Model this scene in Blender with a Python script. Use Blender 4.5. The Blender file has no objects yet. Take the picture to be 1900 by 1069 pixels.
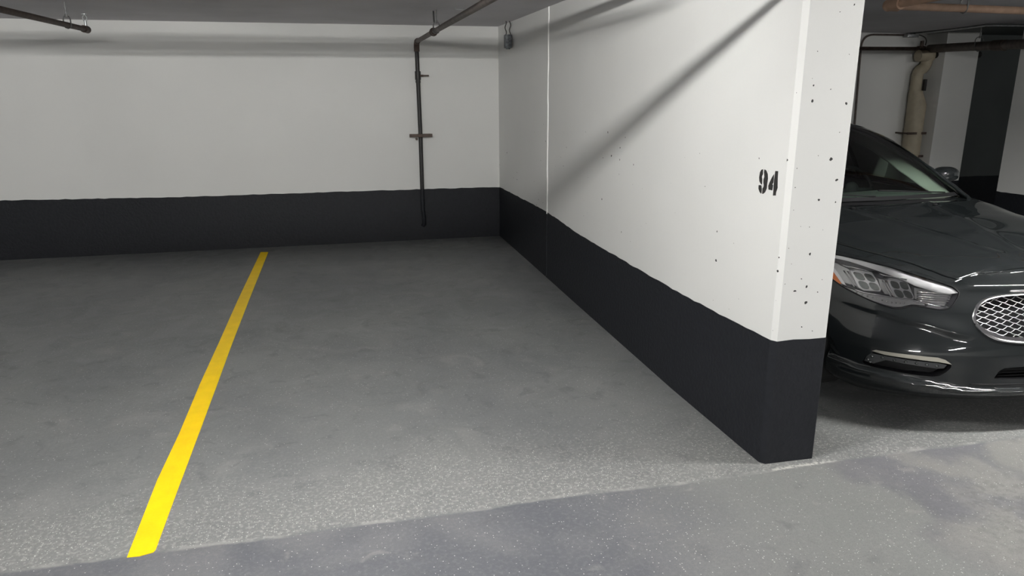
import bpy, bmesh, math, random
from mathutils import Vector, Matrix
from mathutils.geometry import delaunay_2d_cdt

C = bpy.context.scene.collection
SC = bpy.context.scene

# ------------------------------------------------------------------ camera
cam_data = bpy.data.cameras.new('camera')
cam = bpy.data.objects.new('camera', cam_data); C.objects.link(cam)
cam_data.sensor_fit = 'HORIZONTAL'; cam_data.sensor_width = 36.0
cam_data.lens = 1351.44 / 1900 * 36.0
cam_data.clip_start = 0.05; cam_data.clip_end = 100
RX = Vector((0.9728616, -0.2313641, -0.0033047)); UP = Vector((0.0638714, 0.2547905, 0.9648846)); FW = Vector((0.2223977, 0.9389102, -0.2626535))
m = Matrix((RX, UP, -FW)).transposed().to_4x4(); m.translation = Vector((0, 0, 1.65))
cam.matrix_world = m
SC.camera = cam

# ------------------------------------------------------------------ world, exposure
world = bpy.data.worlds.new('world'); SC.world = world; world.use_nodes = True
bg = world.node_tree.nodes['Background']; bg.inputs[0].default_value = (0.9, 0.95, 1.0, 1); bg.inputs[1].default_value = 0.02
SC.view_settings.view_transform = 'Standard'; SC.view_settings.look = 'None'
SC.view_settings.gamma = 1.0; SC.view_settings.use_curve_mapping = False
SC.view_settings.exposure = 0.0
SC.cycles.max_bounces = 8; SC.cycles.diffuse_bounces = 5; SC.cycles.caustics_reflective = False; SC.cycles.caustics_refractive = False
SC.cycles.sample_clamp_indirect = 4.0

# ------------------------------------------------------------------ lamps' light: (x, y, z, length, watts, along)
LAMPS = [(0.0, 2.22, 2.235, 1.2, 235, 'x', 'white strip light on the ceiling over the front of the empty space'),
         (3.90, 2.10, 2.235, 1.2, 300, 'x', 'white strip light on the ceiling over the nose of the dark car'),
         (-2.9, 2.22, 2.235, 1.2, 105, 'x', 'white strip light on the ceiling left of the yellow line'),
         (-6.0, 4.6, 2.235, 1.2, 60, 'x', 'unseen white strip light added in the far left corner to brighten the numbered wall'),  # added fill, lifts the long face of the dividing wall
         (8.6, 2.22, 2.235, 1.2, 60, 'x', 'white strip light on the ceiling beyond the right hand wall'),
         (-0.4, -4.6, 2.235, 1.2, 470, 'x', 'white strip light on the ceiling behind the photographer'),
         (3.1, -4.6, 2.235, 1.2, 130, 'x', 'unseen white strip light added across the lane to brighten the wall end and right lane'),  # added fill for the wall end and the right of the lane
         (6.2, -2.6, 2.235, 1.2, 120, 'x', 'white strip light on the ceiling across the lane, rightmost')]
# each fitting carries one bare tube; W is its output, see the strip light builder
# ------------------------------------------------------------------ material helpers
def mat(name, col, rough=0.6, metal=0.0, spec=0.5, coat=0.0, noise=None, bump=None, emit=None):
    """noise = (scale, amount); bump = (scale, strength)"""
    M = bpy.data.materials.new(name); M.use_nodes = True
    nt = M.node_tree; b = nt.nodes['Principled BSDF']
    b.inputs['Base Color'].default_value = (*col, 1); b.inputs['Roughness'].default_value = rough
    b.inputs['Metallic'].default_value = metal; b.inputs['Specular IOR Level'].default_value = spec
    b.inputs['Coat Weight'].default_value = coat; b.inputs['Coat Roughness'].default_value = 0.008
    tc = nt.nodes.new('ShaderNodeTexCoord')
    if noise:
        n = nt.nodes.new('ShaderNodeTexNoise'); n.inputs['Scale'].default_value = noise[0]; n.inputs['Detail'].default_value = 6
        nt.links.new(tc.outputs['Object'], n.inputs['Vector'])
        r = nt.nodes.new('ShaderNodeMapRange'); r.inputs['From Min'].default_value = 0.3; r.inputs['From Max'].default_value = 0.7
        r.inputs['To Min'].default_value = 1 - noise[1]; r.inputs['To Max'].default_value = 1 + noise[1]
        nt.links.new(n.outputs['Fac'], r.inputs['Value'])
        mx = nt.nodes.new('ShaderNodeVectorMath'); mx.operation = 'SCALE'; mx.inputs[0].default_value = col
        nt.links.new(r.outputs[0], mx.inputs['Scale']); nt.links.new(mx.outputs[0], b.inputs['Base Color'])
    if bump:
        n = nt.nodes.new('ShaderNodeTexNoise'); n.inputs['Scale'].default_value = bump[0]; n.inputs['Detail'].default_value = 8
        nt.links.new(tc.outputs['Object'], n.inputs['Vector'])
        bp = nt.nodes.new('ShaderNodeBump'); bp.inputs['Strength'].default_value = bump[1]; bp.inputs['Distance'].default_value = 0.01
        nt.links.new(n.outputs['Fac'], bp.inputs['Height']); nt.links.new(bp.outputs[0], b.inputs['Normal'])
    if emit:
        b.inputs['Emission Color'].default_value = (*emit[0], 1); b.inputs['Emission Strength'].default_value = emit[1]
    return M

def N(nt, t, **kw):
    n = nt.nodes.new(t)
    for k, v in kw.items():
        if k in n.inputs: n.inputs[k].default_value = v
        else: setattr(n, k, v)
    return n
def math_(nt, op, a, b=None, c=None, clamp=False):
    n = nt.nodes.new('ShaderNodeMath'); n.operation = op; n.use_clamp = clamp
    for i, v in enumerate((a, b, c)):
        if v is None: continue
        if hasattr(v, 'links'): nt.links.new(v, n.inputs[i])
        else: n.inputs[i].default_value = v
    return n.outputs[0]
def mixc(nt, f, a, b):
    n = nt.nodes.new('ShaderNodeMix'); n.data_type = 'RGBA'
    for s, v in ((n.inputs[0], f), (n.inputs[6], a), (n.inputs[7], b)):
        if hasattr(v, 'links'): nt.links.new(v, s)
        elif isinstance(v, tuple): s.default_value = (*v, 1)
        else: s.default_value = v
    return n.outputs[2]
def ramp(nt, v, a, b, lo=0.0, hi=1.0):
    n = nt.nodes.new('ShaderNodeMapRange'); n.interpolation_type = 'SMOOTHSTEP'
    nt.links.new(v, n.inputs[0]); n.inputs[1].default_value = a; n.inputs[2].default_value = b
    n.inputs[3].default_value = lo; n.inputs[4].default_value = hi
    return n.outputs[0]

# ---- painted concrete wall with pinholes (pits gather on the wall end)
def wall_mat(name, col, pits=0.0, dark=(0.03, 0.03, 0.03)):
    M = bpy.data.materials.new(name); M.use_nodes = True; nt = M.node_tree; b = nt.nodes['Principled BSDF']
    b.inputs['Roughness'].default_value = 0.55; b.inputs['Specular IOR Level'].default_value = 0.3
    tc = N(nt, 'ShaderNodeTexCoord'); P = tc.outputs['Object']
    n1 = N(nt, 'ShaderNodeTexNoise', Scale=1.3, Detail=5.0); nt.links.new(P, n1.inputs['Vector'])
    c = mixc(nt, ramp(nt, n1.outputs['Fac'], 0.3, 0.7), tuple(v * 0.965 for v in col), col)
    n2 = N(nt, 'ShaderNodeTexNoise', Scale=38.0, Detail=8.0); nt.links.new(P, n2.inputs['Vector'])
    h = math_(nt, 'MULTIPLY', n2.outputs['Fac'], 0.25)
    if pits:
        sx = N(nt, 'ShaderNodeSeparateXYZ'); nt.links.new(P, sx.inputs[0])
        wp = N(nt, 'ShaderNodeTexNoise', Scale=60.0, Detail=2.0); nt.links.new(P, wp.inputs['Vector'])
        dv = N(nt, 'ShaderNodeVectorMath', operation='SCALE'); nt.links.new(wp.outputs['Color'], dv.inputs[0]); dv.inputs['Scale'].default_value = 0.012
        av = N(nt, 'ShaderNodeVectorMath', operation='ADD'); nt.links.new(P, av.inputs[0]); nt.links.new(dv.outputs[0], av.inputs[1])
        v = N(nt, 'ShaderNodeTexVoronoi', Scale=13.0); v.voronoi_dimensions = '2D'
        s2 = N(nt, 'ShaderNodeSeparateXYZ'); nt.links.new(av.outputs[0], s2.inputs[0]); cb = N(nt, 'ShaderNodeCombineXYZ')
        nt.links.new(math_(nt, 'SUBTRACT', s2.outputs[0], s2.outputs[1]), cb.inputs[0]); nt.links.new(s2.outputs[2], cb.inputs[1]); nt.links.new(cb.outputs[0], v.inputs['Vector'])
        sc = N(nt, 'ShaderNodeSeparateColor'); nt.links.new(v.outputs['Color'], sc.inputs[0])
        near = ramp(nt, sx.outputs[1], 2.66, 2.70, 0.0, 0.64)              # few pits on the long face
        hi_ = ramp(nt, sx.outputs[2], 1.3, 1.6, 0.0, 0.3)
        gate = math_(nt, 'GREATER_THAN', sc.outputs[0], math_(nt, 'ADD', math_(nt, 'ADD', near, 0.27 - pits + 0.5), hi_))
        rad = math_(nt, 'MULTIPLY', math_(nt, 'POWER', sc.outputs[1], 2.5), 0.085)
        pit = math_(nt, 'MULTIPLY', gate, math_(nt, 'LESS_THAN', v.outputs['Distance'], math_(nt, 'ADD', rad, 0.02)))
        c = mixc(nt, pit, c, dark)
        h = math_(nt, 'SUBTRACT', h, pit)
    nt.links.new(c, b.inputs['Base Color'])
    bp = N(nt, 'ShaderNodeBump', Strength=0.35, Distance=0.004); nt.links.new(h, bp.inputs['Height']); nt.links.new(bp.outputs[0], b.inputs['Normal'])
    return M

def floor_mat():
    M = bpy.data.materials.new('floor_coating'); M.use_nodes = True; nt = M.node_tree; b = nt.nodes['Principled BSDF']
    tc = N(nt, 'ShaderNodeTexCoord'); P = tc.outputs['Object']
    sx = N(nt, 'ShaderNodeSeparateXYZ'); nt.links.new(P, sx.inputs[0]); X, Y = sx.outputs[0], sx.outputs[1]
    def noise(s, d=6.0, dist=0.0, off=0.0):
        n = N(nt, 'ShaderNodeTexNoise', Scale=s, Detail=d, Distortion=dist)
        mp = N(nt, 'ShaderNodeMapping'); mp.inputs['Location'].default_value = (off, off * 1.7, 0)
        nt.links.new(P, mp.inputs['Vector']); nt.links.new(mp.outputs[0], n.inputs['Vector']); return n.outputs['Fac']
    big = noise(0.9, 5, 0.4); mid = noise(3.5, 8, 0.8, 5); fine = noise(60, 6, 0, 3); grit = noise(190, 3, 0, 1)
    # lane (in front of the seam) against stall paint
    wob = math_(nt, 'MULTIPLY', math_(nt, 'SUBTRACT', noise(2.2, 6, 0.3, 9), 0.5), 0.07)
    seamd = math_(nt, 'ADD', math_(nt, 'SUBTRACT', Y, 2.583), wob)        # >0 stall, <0 lane
    lane = ramp(nt, seamd, 0.006, -0.006)
    stall = mixc(nt, ramp(nt, big, 0.35, 0.65), (0.138, 0.144, 0.147), (0.168, 0.173, 0.173))
    stall = mixc(nt, ramp(nt, mid, 0.52, 0.72, 0, 0.5), stall, (0.225, 0.225, 0.222))
    stall = mixc(nt, ramp(nt, noise(7, 8, 1.0, 17), 0.56, 0.70, 0, 0.45), stall, (0.090, 0.093, 0.099))
    xw = math_(nt, 'ADD', X, math_(nt, 'MULTIPLY', math_(nt, 'SUBTRACT', mid, 0.5), 0.5))
    pale = math_(nt, 'MULTIPLY', ramp(nt, xw, 0.85, 1.75), ramp(nt, xw, 2.22, 2.12))       # pale grey repair patch before the wall end
    lanec = mixc(nt, ramp(nt, noise(1.6, 7, 0.5, 21), 0.38, 0.62), (0.098, 0.102, 0.115), (0.140, 0.142, 0.149))
    lanec = mixc(nt, ramp(nt, xw, 2.0, 2.3), lanec, mixc(nt, ramp(nt, noise(2.6, 7, 0.8, 61), 0.42, 0.58), (0.148, 0.148, 0.160), (0.215, 0.212, 0.205)))
    lanec = mixc(nt, pale, lanec, (0.192, 0.196, 0.192))
    lanec = mixc(nt, ramp(nt, noise(5.5, 8, 0.5, 31), 0.60, 0.72, 0, 0.35), lanec, (0.090, 0.090, 0.098))
    rough_r = math_(nt, 'MULTIPLY', ramp(nt, xw, 2.1, 2.6), ramp(nt, Y, 2.45, 2.15))
    lanec = mixc(nt, math_(nt, 'MULTIPLY', rough_r, ramp(nt, noise(30, 8, 0.2, 71), 0.42, 0.66, 0, 0.4)), lanec, (0.085, 0.085, 0.086))
    lanec = mixc(nt, ramp(nt, noise(9.0, 6, 0.4, 41), 0.62, 0.74, 0, 0.35), lanec, (0.300, 0.290, 0.275))
    col = mixc(nt, lane, stall, lanec)
    # worn gritty band just inside the seam: bare aggregate shows
    wear = math_(nt, 'MULTIPLY', ramp(nt, seamd, 0.0, 0.02), ramp(nt, math_(nt, 'ADD', seamd, math_(nt, 'MULTIPLY', math_(nt, 'SUBTRACT', mid, 0.5), 0.9)), 0.75, 0.05))
    col = mixc(nt, math_(nt, 'MULTIPLY', wear, 0.15), col, (0.307, 0.300, 0.285))
    gr = math_(nt, 'MULTIPLY', math_(nt, 'ADD', math_(nt, 'MULTIPLY', wear, 0.8), 0.2), ramp(nt, fine, 0.45, 0.70))
    col = mixc(nt, math_(nt, 'MULTIPLY', gr, 0.45), col, (0.405, 0.398, 0.375))
    col = mixc(nt, math_(nt, 'MULTIPLY', ramp(nt, grit, 0.5, 0.30), 0.35), col, (0.075, 0.075, 0.078))
    # bright flecks of aggregate
    fl = None
    for s, thr, r0 in ((110.0, 0.80, 0.20), (52.0, 0.955, 0.12)):
        v = N(nt, 'ShaderNodeTexVoronoi', Scale=s); nt.links.new(P, v.inputs['Vector'])
        sc = N(nt, 'ShaderNodeSeparateColor'); nt.links.new(v.outputs['Color'], sc.inputs[0])
        cover = math_(nt, 'ADD', math_(nt, 'MULTIPLY', wear, 0.26), math_(nt, 'MULTIPLY', ramp(nt, noise(1.3, 4, 0, 13), 0.42, 0.6), math_(nt, 'MULTIPLY', ramp(nt, Y, 3.3, 2.2), 0.10)))
        g = math_(nt, 'GREATER_THAN', sc.outputs[0], math_(nt, 'SUBTRACT', thr + 0.14, cover))
        f = math_(nt, 'MULTIPLY', g, ramp(nt, v.outputs['Distance'], r0 * 1.5, r0 * 0.8))
        fl = f if fl is None else math_(nt, 'MAXIMUM', fl, f)
    col = mixc(nt, math_(nt, 'MULTIPLY', fl, 0.75), col, (0.620, 0.610, 0.580))
    # a pale rub of bare concrete along the seam edge
    edge = math_(nt, 'MULTIPLY', ramp(nt, seamd, -0.012, 0.004), ramp(nt, seamd, 0.028, 0.006))
    col = mixc(nt, math_(nt, 'MULTIPLY', edge, math_(nt, 'ADD', ramp(nt, noise(6, 4, 0, 51), 0.45, 0.65, 0, 0.25), math_(nt, 'MULTIPLY', math_(nt, 'MULTIPLY', ramp(nt, X, 1.78, 1.84), ramp(nt, X, 2.2, 2.05)), ramp(nt, fine, 0.4, 0.55, 0, 0.7)))), col, (0.495, 0.480, 0.450))
    nt.links.new(col, b.inputs['Base Color'])
    rg = math_(nt, 'ADD', ramp(nt, mid, 0.35, 0.65, 0.42, 0.58), math_(nt, 'MULTIPLY', wear, 0.1))
    nt.links.new(rg, b.inputs['Roughness']); b.inputs['Specular IOR Level'].default_value = 0.35
    hh = math_(nt, 'ADD', math_(nt, 'MULTIPLY', fine, math_(nt, 'ADD', math_(nt, 'MULTIPLY', wear, 0.8), 0.35)), math_(nt, 'ADD', math_(nt, 'MULTIPLY', lane, -0.5), math_(nt, 'MULTIPLY', mid, 0.4)))
    bp = N(nt, 'ShaderNodeBump', Strength=0.45, Distance=0.006); nt.links.new(hh, bp.inputs['Height']); nt.links.new(bp.outputs[0], b.inputs['Normal'])
    return M

WHITE = (0.70, 0.70, 0.685)
M_wall = wall_mat('white_wall_paint', WHITE)
M_wallp = wall_mat('white_wall_paint_pitted', WHITE, pits=0.52)
M_floor = floor_mat()
M_band = mat('charcoal_band_paint', (0.0125, 0.0138, 0.0175), 0.55, spec=0.25, noise=(30, 0.12), bump=(45, 0.3))
M_ceil = mat('grey_ceiling_concrete', (0.60, 0.585, 0.61), 0.8, noise=(1.1, 0.10), bump=(20, 0.25))
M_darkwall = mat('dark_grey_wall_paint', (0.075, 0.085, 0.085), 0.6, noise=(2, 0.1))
M_yellow = mat('yellow_line_paint', (0.92, 0.61, 0.0), 0.5, noise=(9, 0.07), bump=(80, 0.2))
M_black = mat('black_paint', (0.016, 0.015, 0.015), 0.5, noise=(60, 0.25))
M_stencil = mat('stencil_black_spray', (0.02, 0.019, 0.018), 0.6, noise=(90, 0.3))
M_rust = mat('brown_rusty_steel', (0.075, 0.052, 0.042), 0.6, metal=0.2, noise=(25, 0.35), bump=(70, 0.3))
M_pipe = mat('grey_brown_pipe_steel', (0.105, 0.085, 0.076), 0.55, metal=0.15, noise=(18, 0.3), bump=(70, 0.2))
M_orange_pipe = mat('tan_orange_pipe_primer', (0.33, 0.215, 0.15), 0.6, noise=(14, 0.2), bump=(50, 0.2))
M_cream = mat('cream_pipe_paint', (0.40, 0.35, 0.26), 0.55, noise=(9, 0.12), bump=(30, 0.3))
M_steel = mat('galvanised_steel', (0.42, 0.43, 0.44), 0.4, metal=0.8, noise=(40, 0.15))
M_hang = mat('grey_hanger_steel', (0.15, 0.15, 0.15), 0.5, metal=0.5)
M_caulk = mat('white_caulk', (0.88, 0.88, 0.86), 0.5)
M_wire = mat('dark_cable_sheath', (0.04, 0.038, 0.036), 0.6)
M_fixture = mat('white_enamel', (0.8, 0.8, 0.8), 0.4)

# ------------------------------------------------------------------ mesh helpers
def obj(name, bm, material, parent=None, smooth=False, loc=None, normals=None):
    me = bpy.data.meshes.new(name); bm.to_mesh(me); bm.free()
    me.materials.append(material)
    if smooth:
        for p in me.polygons: p.use_smooth = True
    o = bpy.data.objects.new(name, me); C.objects.link(o)
    if parent: o.parent = parent
    if loc: o.location = loc
    return o
def auto(o, deg=35):
    me = o.data
    for p in me.polygons: p.use_smooth = True
    bm = bmesh.new(); bm.from_mesh(me)
    for e in bm.edges:
        if len(e.link_faces) == 2 and e.calc_face_angle(0) > math.radians(deg): e.smooth = False
    bm.to_mesh(me); bm.free(); return o
def tag(o, label, cat, group=None):
    o['label'] = label; o['category'] = cat
    if group: o['group'] = group
    return o
def struct(name, bm, material):
    o = obj(name, bm, material); o['kind'] = 'structure'; return o
def empty(name, loc, label, cat, group=None, rz=0):
    o = bpy.data.objects.new(name, None); C.objects.link(o); o.location = loc; o.rotation_euler = (0, 0, rz)
    o.empty_display_size = 0.1
    return tag(o, label, cat, group)
def box(bm, x0, x1, y0, y1, z0, z1, bevel=0.0):
    r = bmesh.ops.create_cube(bm, size=1.0)
    bmesh.ops.scale(bm, vec=(x1 - x0, y1 - y0, z1 - z0), verts=r['verts'])
    bmesh.ops.translate(bm, vec=((x0 + x1) / 2, (y0 + y1) / 2, (z0 + z1) / 2), verts=r['verts'])
    if bevel:
        es = {e for v in r['verts'] for e in v.link_edges}
        bmesh.ops.bevel(bm, geom=list(es), offset=bevel, segments=2, profile=0.6, affect='EDGES')
    return bm
def prism(bm, pts, z0, z1):
    """vertical prism over a plan polygon"""
    lo = [bm.verts.new((x, y, z0)) for x, y in pts]; hi = [bm.verts.new((x, y, z1)) for x, y in pts]
    n = len(pts)
    for i in range(n):
        j = (i + 1) % n; bm.faces.new((lo[i], lo[j], hi[j], hi[i]))
    bm.faces.new(lo[::-1]); bm.faces.new(hi)
    bmesh.ops.recalc_face_normals(bm, faces=bm.faces[:]); return bm
def tube(bm, pts, rad, seg=12, cap=True):
    """round tube along points; rad a number or a list"""
    pts = [Vector(p) for p in pts]; n = len(pts)
    rads = rad if isinstance(rad, (list, tuple)) else [rad] * n
    rings = []; prev = None
    for i, p in enumerate(pts):
        a = pts[max(i - 1, 0)]; b = pts[min(i + 1, n - 1)]; t = (b - a).normalized()
        if prev is None:
            ref = Vector((0, 0, 1)) if abs(t.z) < 0.9 else Vector((1, 0, 0))
            u = t.cross(ref).normalized()
        else:
            u = (prev - t * prev.dot(t)).normalized()
        prev = u; w = t.cross(u)
        rings.append([bm.verts.new(p + (u * math.cos(k * 2 * math.pi / seg) + w * math.sin(k * 2 * math.pi / seg)) * rads[i]) for k in range(seg)])
    for i in range(n - 1):
        for k in range(seg):
            j = (k + 1) % seg; bm.faces.new((rings[i][k], rings[i][j], rings[i + 1][j], rings[i + 1][k]))
    if cap:
        bm.faces.new(rings[0][::-1]); bm.faces.new(rings[-1])
    return bm
def arc(p0, p1, p2, n=8):
    p0, p1, p2 = Vector(p0), Vector(p1), Vector(p2)
    return [(1 - t) ** 2 * p0 + 2 * t * (1 - t) * p1 + t * t * p2 for t in [i / n for i in range(n + 1)]]
B = bmesh.new

# ------------------------------------------------------------------ the room
ZC, ZB = 2.314, 0.585
bm = B(); box(bm, -7, 13, -7, 9, -0.15, 0); struct('floor', bm, M_floor)
bm = B(); box(bm, -7, 13, -7, 9, ZC, ZC + 0.2); struct('ceiling', bm, M_ceil)
bm = B(); box(bm, -7, 8.05, 8.196, 8.45, 0, ZC); struct('wall_back', bm, M_wall)
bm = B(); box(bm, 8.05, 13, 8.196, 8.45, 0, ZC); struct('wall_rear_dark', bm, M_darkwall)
bm = B(); box(bm, -7.2, -7, -7, 8.45, 0, ZC); struct('wall_left', bm, M_wall)
bm = B(); box(bm, -7, 13, -7.2, -7, 0, ZC); struct('wall_front', bm, M_wall)
bm = B(); box(bm, 13, 13.2, -7.2, 8.45, 0, ZC); struct('wall_far_right', bm, M_darkwall)
# dividing wall with a slightly bowed face and a chamfered end
face = [(1.797, 8.196), (1.797, 7.74), (1.789, 6.2), (1.783, 5.3), (1.779, 4.3), (1.776, 3.55), (1.784, 3.1), (1.789, 2.80), (1.793, 2.670)]
plan = face + [(1.811, 2.6472), (2.047, 2.643), (2.055, 2.651), (2.055, 8.196)]
bm = B(); prism(bm, plan, 0, ZC); struct('wall_middle', bm, M_wallp)
bm = B(); box(bm, 6.84, 7.09, 2.65, 6.38, 0, ZC); struct('wall_right', bm, M_wall)
bm = B(); box(bm, 7.31, 7.80, 7.86, 8.2, 0, ZC, 0.0); struct('trim_1', bm, M_wall)                  # pier on the far wall
# charcoal painted bands, hand-cut top edges
def band(name, path, tops, th=0.002):
    """path: plan points; tops: heights"""
    bm = B(); rnd = random.Random(len(path)); P = []
    for i in range(len(path) - 1):
        a, b = Vector(path[i]), Vector(path[i + 1]); L = (b - a).length; n = max(1, int(L / 0.06))
        for k in range(n):
            t = k / n; P.append((a.lerp(b, t), tops[i] + (tops[i + 1] - tops[i]) * t))
    P.append((Vector(path[-1]), tops[-1]))
    prev = None
    for i, (p, t) in enumerate(P):
        q = P[min(i + 1, len(P) - 1)][0]; q0 = P[max(i - 1, 0)][0]; d = (q - q0).normalized(); nn = Vector((-d.y, d.x)) * th
        t += rnd.uniform(-0.0035, 0.0035)
        cur = [bm.verts.new((p.x, p.y, 0)), bm.verts.new((p.x + nn.x, p.y + nn.y, 0)), bm.verts.new((p.x + nn.x, p.y + nn.y, t)), bm.verts.new((p.x, p.y, t))]
        if prev:
            for k in range(4): bm.faces.new((prev[k], prev[(k + 1) % 4], cur[(k + 1) % 4], cur[k]))
        else: bm.faces.new(cur[::-1])
        prev = cur
    bm.faces.new(prev)
    bmesh.ops.recalc_face_normals(bm, faces=bm.faces[:])
    return struct(name, bm, M_band)
band('baseboard_back', [(1.797, 8.196), (0.907, 8.196), (-0.168, 8.196), (-1.8, 8.196), (-3.3, 8.196), (-7, 8.196)][::-1], [0.571, 0.577, 0.578, 0.580, 0.606, 0.61][::-1], -0.002)
band('baseboard_middle', face + [(1.811, 2.6472), (2.047, 2.643), (2.055, 2.651), (2.055, 8.196)], [0.571, 0.580, 0.600, 0.571, 0.571, 0.574, 0.580, 0.588, 0.592, 0.592, 0.592, 0.592, 0.59], -0.002)
band('baseboard_behind_car', [(2.055, 8.196), (7.31, 8.196), (7.31, 7.86), (7.80, 7.86), (7.80, 8.196), (13, 8.196)], [0.58, 0.58, 0.5, 0.5, 0.5, 0.502], -0.002)
band('baseboard_right', [(6.84, 2.65), (6.84, 6.38), (7.09, 6.38)][::-1][::-1], [0.60, 0.586, 0.586], 0.002)
# white sealed joint running up the dividing wall
bm = B(); rnd = random.Random(4)
pts = [(1.7895 , 6.182 + rnd.uniform(-.006, .006), 0.585 + i * (ZC - 0.585) / 26) for i in range(27)]
tube(bm, pts, [0.008 + rnd.uniform(0, .003) for _ in pts], 8); struct('trim_2', bm, M_caulk)
bm = B(); tube(bm, [(1.7875, 6.182, 0.0), (1.7875, 6.182, 0.585)], 0.005, 8); struct('trim_3', bm, M_band)
# thin sheet on the flat ceiling, its dark colour standing for a raised recess
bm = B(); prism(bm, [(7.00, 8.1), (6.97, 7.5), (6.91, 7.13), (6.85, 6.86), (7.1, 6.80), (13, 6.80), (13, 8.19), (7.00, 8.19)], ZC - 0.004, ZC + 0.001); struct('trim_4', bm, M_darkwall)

# ------------------------------------------------------------------ painted line
yl = [(-0.849, 7.95), (-0.861, 6.03), (-0.859, 4.96), (-0.861, 4.29), (-0.853, 3.61), (-0.858, 3.15), (-0.842, 2.58)]
yr = [(-0.755, 2.590), (-0.750, 2.605), (-0.754, 3.015), (-0.757, 3.61), (-0.762, 4.26), (-0.769, 4.94), (-0.772, 6.08), (-0.770, 7.93)]
bm = B(); prism(bm, yl + [(-0.80, 2.577)] + yr, 0.0002, 0.002)
tag(obj('parking_line', bm, M_yellow), 'bright yellow painted line running up the grey floor to the back wall', 'parking line')

# ------------------------------------------------------------------ stencilled 94
strokes = [[(2.834, 1.315), (2.846, 1.312), (2.855, 1.3), (2.858, 1.277), (2.853, 1.26), (2.843, 1.252), (2.833, 1.249), (2.833, 1.263), (2.834, 1.273), (2.839, 1.282), (2.836, 1.29), (2.832, 1.293)],
[(2.823, 1.316), (2.809, 1.312), (2.797, 1.298), (2.793, 1.279), (2.795, 1.258), (2.795, 1.237), (2.805, 1.219), (2.82, 1.21), (2.825, 1.211), (2.826, 1.233), (2.819, 1.241), (2.818, 1.249), (2.823, 1.258), (2.824, 1.273), (2.819, 1.284), (2.822, 1.294), (2.825, 1.303)],
[(2.857, 1.244), (2.841, 1.246), (2.835, 1.242), (2.833, 1.233), (2.831, 1.231), (2.831, 1.212), (2.835, 1.21), (2.845, 1.215), (2.856, 1.228)],
[(2.753, 1.302), (2.751, 1.281), (2.751, 1.268), (2.758, 1.259), (2.752, 1.256), (2.754, 1.234), (2.781, 1.234), (2.785, 1.249), (2.779, 1.263), (2.765, 1.287)],
[(2.745, 1.317), (2.726, 1.318), (2.724, 1.287), (2.721, 1.261), (2.719, 1.249), (2.727, 1.229), (2.727, 1.216), (2.746, 1.213), (2.746, 1.237), (2.748, 1.281)]]
def wall_x(y):
    for (a, b), (c, d) in zip(face, face[1:]):
        if d <= y <= b: return c + (a - c) * (y - d) / (b - d)
    return face[-1][0]
def digit(sts, parent, name):
    bm = B()
    for s in sts:
        a = [bm.verts.new((wall_x(y) - 0.0012, y, z)) for y, z in s]; b = [bm.verts.new((wall_x(y) + 0.0005, y, z)) for y, z in s]
        bm.faces.new(a); bm.faces.new(b[::-1])
        for i in range(len(s)):
            j = (i + 1) % len(s); bm.faces.new((a[i], b[i], b[j], a[j]))
    bmesh.ops.recalc_face_normals(bm, faces=bm.faces[:])
    for v in bm.verts: v.co -= Vector((1.785, 2.79, 1.26))
    return obj(name, bm, M_stencil, parent)
num = empty('stencilled_number', (1.785, 2.79, 1.26), 'black stencilled bay number 94 near the end of the white wall', 'number')
digit(strokes[:3], num, 'digit_nine'); digit(strokes[3:], num, 'digit_four')

# ------------------------------------------------------------------ sprinkler pipes
def part(name, parent, material, build, smooth=True):
    """build(bm) in world coordinates; stored relative to its thing"""
    bm = B(); build(bm)
    base = parent.location if parent.parent is None else parent.parent.location
    for v in bm.verts: v.co -= base
    bmesh.ops.recalc_face_normals(bm, faces=bm.faces[:])
    o = obj(name, bm, material, parent)
    return auto(o) if smooth else o
def ball(bm, c, r, sx=1, sy=1, sz=1):
    q = bmesh.ops.create_uvsphere(bm, u_segments=16, v_segments=10, radius=r)
    bmesh.ops.scale(bm, vec=(sx, sy, sz), verts=q['verts']); bmesh.ops.translate(bm, vec=c, verts=q['verts'])
def clevis(name, parent, x, y, z, r, along='y'):
    """rod from the ceiling with a loop round the pipe"""
    def f(bm):
        tube(bm, [(x, y, ZC + 0.001), (x, y, z + r + 0.045)], 0.006, 8)
        tube(bm, [(x, y, z + r + 0.06), (x, y, z + r + 0.035)], 0.012, 6)
        w = r + 0.004
        loop = [(-w * .6, r + 0.045), (-w, r + .02), (-w, 0), (-w * .7, -w * .7), (0, -w), (w * .7, -w * .7), (w, 0), (w, r + .02), (w * .6, r + 0.045), (0, r + .048), (-w * .6, r + 0.045)]
        tube(bm, [((x + a, y, z + b) if along == 'y' else (x, y + a, z + b)) for a, b in loop], 0.005, 6)
    return part(name, parent, M_hang, f)
PZ = 2.145
# left pipe
lp = empty('sprinkler_pipe', (-1.97, 5.2, PZ), 'brown ceiling pipe at upper left, its free end carrying a small sprinkler', 'pipe', 'brown ceiling pipes')
part('pipe', lp, M_rust, lambda bm: tube(bm, [(-2.02, 3.5, PZ), (-1.955, 7.05, PZ)], 0.021, 16))
part('end_cap', lp, M_rust, lambda bm: (tube(bm, [(-1.9565, 6.97, PZ), (-1.955, 7.06, PZ)], 0.029, 16), ball(bm, (-1.955, 7.06, PZ), 0.030)))
def upright(bm, x, y, z):
    tube(bm, [(x, y, z), (x, y, z + 0.045)], 0.011, 10); tube(bm, [(x, y, z + 0.045), (x, y, z + 0.055)], 0.016, 6)
    for s in (-1, 1): tube(bm, [(x + s * 0.011, y, z + 0.05), (x + s * 0.017, y, z + 0.075), (x, y, z + 0.098)], 0.003, 6)
    tube(bm, [(x, y, z + 0.098), (x, y, z + 0.102)], 0.024, 12)
part('sprinkler_head', lp, M_steel, lambda bm: upright(bm, -1.955, 7.04, PZ + 0.02))
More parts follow.
